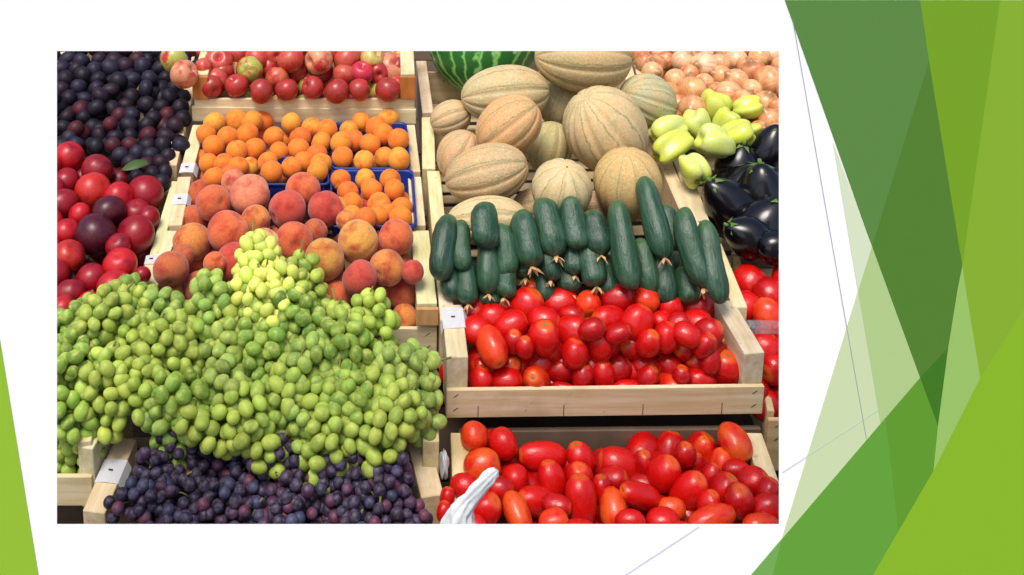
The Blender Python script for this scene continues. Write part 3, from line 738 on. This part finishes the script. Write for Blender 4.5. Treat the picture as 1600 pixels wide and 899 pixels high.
# a leaf lying on the dark plums
def leaf(p, q, wd, name, label):
    bm = bmesh.new(); n = 8; d = q - p; s = d.cross(Vector((0, -.6, .8))).normalized(); up = s.cross(d).normalized(); rows_ = []
    for i in range(n + 1):
        u = i / n; wv = wd * math.sin(math.pi * min(1, u * .97 + .02)) ** .8
        c = p + d * u + up * .006 * math.sin(u * 3.1)
        rows_.append([bm.verts.new(c - s * wv + up * .004), bm.verts.new(c), bm.verts.new(c + s * wv + up * .004)])
    for a, b in zip(rows_, rows_[1:]):
        for k in (0, 1): bm.faces.new((a[k], a[k + 1], b[k + 1], b[k]))
    me = mesh(name, bm); me.materials.append(MT['leaf']); o = link(name, me); m = o.modifiers.new('s', 'SOLIDIFY'); m.thickness = .0006
    tag(o, label, 'leaf'); return o
leaf(P(190, 268, .055), P(235, 256, .055), .012, 'leaf', 'narrow green leaf on the dark plums above the red ones')

# ------------------------------------------------------------------ onions, peppers, aubergines
oc = [((246,204,164),'pale'),((222,160,104),'tan'),((206,124,72),'copper'),((238,184,130),'golden')]
ON = [(1025,101,16,2),(1067,97,19,0),(1100,103,21,0),(1151,94,18,0),(1178,113,20,2),(1203,128,25,1),(1151,127,19,3),(1175,141,17,3),(1082,143,23,1),(1055,125,17,3),
 (1127,121,18,1),(1101,131,16,3),(1019,113,17,3),(1208,88,18,0),(1041,95,15,2),(1125,100,16,3),(1098,84,17,0),(1187,89,17,3),(1082,170,22,1),(1139,149,22,3),(1196,163,21,1),
 (1202,190,20,1),(1218,172,18,2),(1008,97,15,2),(1077,117,16,2),(1166,104,16,1),(1045,145,17,1),(1060,165,18,2),(1000,84,16,2),(1030,82,15,0),(1062,78,16,2),(1130,79,16,0),(1160,76,16,1),
 (1225,105,20,2),(1235,140,22,1),(1120,145,16,2),(1160,160,20,2),(1185,205,16,2),(1215,210,18,1),(1050,188,18,2)]
cluster([item('onion', x, y, r, oc[c][0], .03, look=oc[c][1], rootend=(i % 3 == 0)) for i, (x, y, r, c) in enumerate(ON)], 'onion', 'onion', 'in the onion heap', 'onion', 'onions', 18)
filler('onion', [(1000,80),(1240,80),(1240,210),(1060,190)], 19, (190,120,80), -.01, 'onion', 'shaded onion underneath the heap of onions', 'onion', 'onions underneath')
pg = (206, 214, 92); pg2 = (216, 224, 130)
PP = [(1118,168,25,27,80,pg,0,'upright pale green pepper nearest to the onions'),(1169,170,19,25,10,pg,0,'pale green pepper at the back right of its heap'),
 (1043,203,24,33,200,pg2,0,'pale green pepper touching the greenish melon'),(1050,229,23,38,205,pg,0,'long yellow-green pepper at the left front of its heap'),
 (1088,196,24,27,120,pg2,0,'pale pepper in the middle of the pepper heap'),(1118,222,27,34,160,pg2,0,'largest pale green pepper above the aubergines'),
 (1152,212,23,30,20,pg,0,'pale green pepper left of the one with a green stalk'),(1174,207,15,20,15,pg,1,'small pepper with its green stalk toward the right'),
 (1083,264,26,27,-70,pg2,1,'round pale pepper with its stalk facing front'),(1135,192,20,24,60,pg,0,'pale green pepper half hidden behind the largest')]
its = [(item('pepper', x, y, a, c, .05, rl=b, ang=g, k=(-1.2 if 'facing' in lb else -.2), calyx=cx, fs=0, j=.04), lb) for x, y, a, b, g, c, cx, lb in PP]
settle([i for i, l in its])
for it, lb in its: put(it, 'pepper', lb, 'pepper', 'pale green peppers')
ek = (12, 9, 16)
EG = [(1154,258,27,33,80,'round-ended aubergine right behind the stalk-front pepper'),(1202,234,24,38,70,'uppermost aubergine at the right picture edge'),
 (1141,322,33,52,130,'large shiny aubergine lying diagonally in front of its heap'),(1192,300,34,44,100,'aubergine in the centre of the heap, by the picture edge'),
 (1196,350,32,42,60,'aubergine low at the right, above the brownish plank'),(1165,368,26,34,150,'lowest aubergine of the heap, just above the plank'),(1215,385,20,30,20,'aubergine tip at the lower right of the heap'),
 (1235,290,32,44,90,'aubergine reaching out past the right picture edge'),(1165,290,28,36,60,'aubergine wedged under the diagonal one')]
its = [(item('aubergine', x, y, a * 1.32, ek, .03, rl=b * 1.12, ang=g, k=-.2, calyx=1, cz=.9, cs=.8, fs=0, j=.02), lb) for x, y, a, b, g, lb in EG]
settle([i for i, l in its], slack=.8)
filler('aubergine', [(1110,270),(1230,240),(1240,390),(1150,380)], 28, ek, -.02, 'aubergine', 'shaded aubergine underneath the front ones', 'aubergine', 'aubergines underneath', rl=40)
for it, lb in its: put(it, 'aubergine', lb, 'aubergine', 'glossy black aubergines')

# ------------------------------------------------------------------ cucumbers: top end to blossom end
CU = [  # x0,y0 (back end) x1,y1 (front end) width, h, blossom
 (702,338,684,427,38,.085,0),(720,349,720,417,29,.08,0),(756,318,756,382,40,.115,0),(764,372,763,454,36,.05,1),(788,352,796,428,34,.07,0),(815,332,828,411,40,.09,1),
 (853,314,864,394,42,.095,1),(893,313,898,387,37,.10,0),(928,333,934,394,38,.09,1),(975,320,972,444,38,.09,0),(1017,282,1024,394,37,.115,1),(1043,325,1049,388,32,.09,0),
 (1072,330,1086,444,38,.09,1),(1107,350,1116,466,34,.08,0),(727,415,730,470,32,.03,1),(820,395,820,436,36,.03,1),(856,375,856,434,30,.05,1),(896,370,895,426,34,.05,1),
 (887,410,888,455,34,.015,1),(925,378,925,442,38,.05,1),(1008,376,1009,455,32,.05,0),(1037,395,1038,470,34,.03,0),(1075,420,1075,470,34,.02,0),(792,410,786,462,34,.03,1),
 (764,440,764,480,34,.0,0),(706,400,704,462,32,.03,0),(945,400,948,460,34,.02,0),(985,430,985,470,32,.0,0),(850,425,850,470,34,.0,0)]
its = []
for n_, (x0, y0, x1, y1, wd, h, bl) in enumerate(CU):
    ang = math.degrees(math.atan2(y1 - y0, x0 - x1)); L = math.hypot(x1 - x0, y1 - y0) / 2 * .93; ang += RA.uniform(-4, 4)
    its.append(item('cucumber', (x0 + x1) / 2, (y0 + y1) / 2, wd / 2 * 1.06, RA.choice([(34, 72, 50), (28, 62, 46), (42, 80, 52)]), h, rl=L, ang=ang, k=RA.uniform(.6, .9), fs=.9, blossom=bl,
        look='green' if bl == 0 else 'blossom-tipped green'))
cluster(its, 'cucumber', 'cucumber', 'in the cucumber crate', 'cucumber', 'cucumbers', 26, do_settle=False)
filler('cucumber', [(700,370),(1110,370),(1120,470),(710,470)], 17, (40,66,50), -.03, 'cucumber', 'shaded cucumber underneath the top layer of cucumbers', 'cucumber', 'cucumbers underneath', rl=38, sx=2.1, sy=3)

# ------------------------------------------------------------------ grapes
def bunch_proto(n, r, semi, seed, mind=1.82):
    rnd = random.Random(seed); pts = []
    tries = 0
    while len(pts) < n and tries < 40000:
        tries += 1
        d = Vector((rnd.gauss(0, 1), rnd.gauss(0, 1), rnd.gauss(0, 1))).normalized() * rnd.uniform(.55, 1)
        wz = 1 - .35 * (d.x + 1) / 2
        p = Vector((d.x * semi[0], d.y * semi[1] * wz, d.z * semi[2] * wz))
        if all((p - q).length > r * mind for q in pts): pts.append(p)
    return pts
def bunch(kind, px, py, h, ang, proto, r, col, label, group, sc=1.0, j=.24, jc=None):
    pos = P(px, py, h); root = empty('grape_bunch', pos); tag(root, label, 'grapes', group)
    d = Vector((math.cos(ang), -.25, math.sin(ang))).normalized()
    q = d.to_track_quat('X', 'Z'); root.rotation_mode = 'QUATERNION'; root.rotation_quaternion = q
    ms = SH[kind]; root.scale = (sc,) * 3
    bc = jcol(col, .06 if col[0] > 205 else .12)
    for p in proto:
        o = bpy.data.objects.new('grape', RA.choice(ms)); C.objects.link(o); o.parent = root; o.location = p
        o.rotation_mode = 'QUATERNION'; o.rotation_quaternion = Vector((RA.gauss(0, 1), RA.gauss(0, 1), RA.gauss(0, 1))).to_track_quat('Z', 'Y')
        rr = r * RA.uniform(.88, 1.1); o.scale = (rr,) * 3
        kk = RA.uniform(1 - j, 1 + j); c2 = jc(bc) if jc else bc
        o.color = (min(1, c2[0] * kk * RA.uniform(.9, 1.1)), min(1, c2[1] * kk), min(1, c2[2] * kk), 1)
    L = max(abs(p.x) for p in proto) + .012
    pts = [Vector((-L - RA.choice((.002, .002, .018)), .006, .004 + RA.uniform(0, .006))), Vector((-L + .01, 0, .002))] + [Vector((-L + .01 + (2 * L - .03) * k / 5, .005 * math.sin(k * 2), .004 * math.cos(k * 3))) for k in range(1, 6)]
    st = link('stem', tube('stem', pts, .0018, .001, 6, MT['stem']), None, root); st.color = (*lin((120, 128, 62)), 1)
    return root
GP = [bunch_proto(60, .0109, (.074, .052, .044), s, 1.96) for s in (1, 2, 3, 4)]
gpoly = [(60,490),(200,476),(232,470),(330,490),(345,455),(385,425),(440,415),(495,445),(505,485),(545,512),(600,528),(622,572),(660,600),(655,640),(632,680),(560,700),(470,702),(440,686),(300,680),(240,668),(215,655),(150,655),(130,680),(60,700)]
spots = []; y = 505; row = 0
while y < 735:
    x = 75 + (32 if row % 2 else 0)
    while x < 690:
        jx, jy = x + RA.uniform(-10, 10), y + RA.uniform(-8, 8)
        # keep the bunch centre inside the heap
        if inpoly(jx, jy, gpoly) and inpoly(jx, jy - 22, gpoly): spots.append((jx, jy))
        x += 66
    y += 40; row += 1
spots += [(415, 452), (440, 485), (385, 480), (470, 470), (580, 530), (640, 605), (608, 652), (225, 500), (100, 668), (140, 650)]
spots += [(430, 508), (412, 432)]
sun_tint = {(415, 452), (440, 485), (385, 480), (430, 508), (412, 432)}
sp = sorted(spots, key=lambda s: -s[1])
class _I: pass
L_ = []
for s_ in spots:
    i_ = _I(); i_.px, i_.py = s_; L_.append(i_)
for ri, row in enumerate(rows_of(L_, 30)):
    for ci, i_ in enumerate(row):
        h = .045 - .085 * max(0, min(1, (i_.py - 470) / 240)) + RA.uniform(-.016, .014) - (.05 if i_.px < 190 and i_.py > 640 else 0)
        col = RA.choice([(162, 184, 78), (140, 170, 66), (152, 178, 86), (174, 194, 82), (130, 160, 66)])
        if (i_.px, i_.py) in sun_tint: col = (228, 236, 116)  # paler bunch colour stands in for a patch of sun
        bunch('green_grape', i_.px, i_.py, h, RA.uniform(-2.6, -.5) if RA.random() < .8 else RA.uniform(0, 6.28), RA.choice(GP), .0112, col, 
              f'bunch of {"bright " if (i_.px, i_.py) in sun_tint else ""}green grapes in the heap, {NTH[ri]} row from front, {NTH[ci]} from left', 'bunches of green grapes')
BP = [bunch_proto(46, .0106, (.060, .048, .034), s) for s in (11, 12, 13)]
def bcol(c):
    u = RA.random()
    if u < .10: return lin((108, 46, 64))
    if u < .3: return lin((66, 38, 58))
    if u < .45: return lin((58, 60, 86))
    return lin((44, 32, 48))
L_ = []
for s_ in [(245,748),(282,722),(330,712),(385,725),(430,745),(470,765),(525,762),(575,758),(612,765),(245,800),(300,775),(355,780),(410,800),(470,815),(530,810),(585,805),(618,812),(222,775),(600,728),(560,728),(295,825),(360,835),(250,845),(430,850),(520,855),(610,855)]:
    i_ = _I(); i_.px, i_.py = s_; L_.append(i_)
for ri, row in enumerate(rows_of(L_, 28)):
    for ci, i_ in enumerate(row):
        bunch('blue_grape', i_.px, i_.py, -.076 - .02 * (i_.py > 780) - .025 * (i_.px > 560 and i_.py < 740), RA.uniform(0, 6.28), RA.choice(BP), .0104, (46, 42, 62),
              f'bunch of dark blue grapes in bottom crate, {NTH[ri]} row from front, {NTH[ci]} from left', 'bunches of dark blue grapes', .92, jc=bcol)

# ------------------------------------------------------------------ plastic bag handle at the bottom
bm = bmesh.new(); rnd = random.Random(5); rings = []
path = [(776,734,4,1.42),(771,739,9,1.42),(763,748,11,1.42),(752,760,10,1.42),(741,772,12,1.42),(731,783,14,1.42),(724,793,19,1.42),(719,805,26,1.42),(717,820,30,1.42),(714,850,38,1.42),(712,890,46,1.42)]
fine = []
for a_, b_ in zip(path, path[1:]):
    for u in (0, .25, .5, .75): fine.append(tuple(a_[q] + (b_[q] - a_[q]) * u for q in range(4)))
from mathutils import noise as mnoise
NS = 36
for i, (x, y, wd, Y) in enumerate(fine):
    i = i / 4
    ring = []
    for k in range(NS):
        a = 2 * math.pi * k / NS
        f_ = 1 + (.13 * math.sin(9 * a + i * .8) + .34 * mnoise.noise(Vector((math.cos(a) * 1.8, math.sin(a) * 1.8, i * .8))) + .16 * mnoise.noise(Vector((math.cos(a) * 5, math.sin(a) * 5, i * 2.5)))) * (.7 + i / 14)
        c = at(x, y, Y); s_ = wd * Y / F
        ca, sa = math.cos(R(40)), -math.sin(R(40)) 
        ex = math.cos(a) * s_ * f_; ey = math.sin(a) * s_ * f_ * .45
        ring.append(bm.verts.new(c + Vector((ex * ca, ey, ex * sa * max(0, min(1, (8 - i) / 4))))))
    rings.append(ring)
for A, B in zip(rings, rings[1:]):
    for k in range(NS): bm.faces.new((A[k], A[(k + 1) % NS], B[(k + 1) % NS], B[k]))
bm.faces.new(rings[0])
me = mesh('plastic_bag', bm); me.materials.append(MT['film']); pb = link('plastic_bag', me)
m = pb.modifiers.new('s', 'SOLIDIFY'); m.thickness = .0006; m = pb.modifiers.new('sub', 'SUBSURF'); m.levels = m.render_levels = 1
tag(pb, 'crumpled white plastic bag handle over the bottom tomato crate rail', 'bag')
o = link('plastic_bag', sph(20, 12, lambda p, th, a: p * (1 + .18 * math.sin(4 * a + 3 * p.z) + .1 * math.sin(7 * p.x + 5 * p.y)), 'bag_knot'), None); o.data.materials.append(MT['film'])
o.location = at(693, 726, 1.62); o.scale = (.008, .012, .02)
tag(o, 'grey-white plastic bag wedged between the two bottom crates', 'bag')

# ------------------------------------------------------------------ slide border and green facets, added as a white board with an opening
YW = 1.22
def wp(px, py, dy=0): 
    v_ = at(px, py, YW); v_.y += dy; return v_
t = NT('board_white'); v = t.coord(1, False)
t.base(t.mix(1.0, (.9, .9, .9), t.ramp(t.noise(v, 3, 3), [(.3, (.985,) * 3), (.7, W1)]), 'MULTIPLY'), .6, .2)
WH = t.m
x0, x1, y0, y1 = 89, 1217, 80, 819
OX0, OX1, OY0 = -60, 1660, -50
bm = bmesh.new(); T = .008
zb = 0.02
def V(p): return bm.verts.new(p)
TL, TR = wp(OX0, OY0), wp(OX1, OY0); BL = Vector((TL.x, YW, zb)); BR = Vector((TR.x, YW, zb))
outf = [V(p) for p in (TL, TR, BR, BL)]; outb = [V(p + Vector((0, T, 0))) for p in (TL, TR, BR, BL)]
ins = [wp(x0, y0), wp(x1, y0), wp(x1, y1), wp(x0, y1)]; cxm = sum(ins, Vector()) / 4
inf = [V(p) for p in ins]; inb = [V(cxm + (p - cxm) * 1.03 + Vector((0, T, 0))) for p in ins]
for i in range(4):
    k = (i + 1) % 4
    bm.faces.new((outf[i], inf[i], inf[k], outf[k])); bm.faces.new((outb[k], inb[k], inb[i], outb[i]))
    bm.faces.new((outf[i], outf[k], outb[k], outb[i])); bm.faces.new((inf[k], inf[i], inb[i], inb[k]))
bmesh.ops.recalc_face_normals(bm, faces=bm.faces)
board_o = wp(600, 449)
for v_ in bm.verts: v_.co -= board_o
root = empty('slide_board', board_o)
tag(root, 'white slide border with green facets, added as a board around the stall', 'board')
me = mesh('panel', bm, False); me.materials.append(WH); link('panel', me, None, root)
FAC = [  # corner pixels and printed colour
 ([(1226,0),(1437,0),(1451,95),(1362,385)], (92,138,66), 0), ([(1451,95),(1503,415),(1496,450),(1481,543),(1437,590),(1362,385)], (84,129,48), 0),
 ([(1481,543),(1437,590),(1465,665)], (64,121,32), 0), ([(1437,0),(1562,0),(1503,415),(1451,95)], (118,163,36), 0),
 ([(1562,0),(1602,0),(1602,478),(1531,590),(1508,450),(1503,415)], (134,176,48), 0), ([(1602,478),(1602,902),(1361,902),(1458,735),(1531,590)], (137,184,40), 0),
 ([(1503,415),(1508,450),(1531,590),(1458,735),(1465,665),(1481,543),(1496,450)], (155,195,102), 0),
 ([(1301,222),(1362,385),(1340,455)], (217,229,195), 0), ([(1362,385),(1437,590),(1375,662),(1340,455)], (178,205,138), 0),
 ([(1340,455),(1375,662),(1221,842)], (206,221,174), 0), ([(1437,590),(1465,665),(1458,735),(1403,829),(1383,653)], (97,155,46), 0),
 ([(1383,653),(1403,829),(1361,902),(1206,902),(1221,842)], (101,163,58), 0), ([(1221,842),(1206,902),(1170,902)], (118,172,86), 0),
 ([(-4,506),(0,530),(61,902),(-4,902)], (150,192,54), 0)]
def prism(poly, col, nm, d0, th, mat=None):
    bm = bmesh.new()
    f_ = [bm.verts.new(wp(x, y, -d0 - th) - board_o) for x, y in poly]; b_ = [bm.verts.new(wp(x, y, -d0) - board_o) for x, y in poly]
    bm.faces.new(f_); n = len(poly); bm.faces.new(b_[::-1])
    for i in range(n): bm.faces.new((f_[(i + 1) % n], f_[i], b_[i], b_[(i + 1) % n]))
    bmesh.ops.recalc_face_normals(bm, faces=bm.faces)
    me = mesh(nm, bm, False)
    t = NT('facet_paint'); c = tuple(x / E_BOARD * .97 for x in lin(col)); t.base(c, .55, .15)
    me.materials.append(t.m); return link(nm, me, None, root)
for poly, col, _ in FAC: prism(poly, col, 'green_facet', .0003, .0006)
def strip(a, b, wpx, col, d0=.001):
    dx, dy = b[0] - a[0], b[1] - a[1]; L = math.hypot(dx, dy); nx, ny = -dy / L * wpx / 2, dx / L * wpx / 2
    prism([(a[0] + nx, a[1] + ny), (b[0] + nx, b[1] + ny), (b[0] - nx, b[1] - ny), (a[0] - nx, a[1] - ny)], col, 'thin_line', d0, .0002)
strip((1238, 30), (1353, 685), .9, (150, 155, 165)); strip((975, 899), (1092, 822), .8, (190, 198, 215)); strip((1221, 738), (1372, 640), .7, (196, 202, 206))
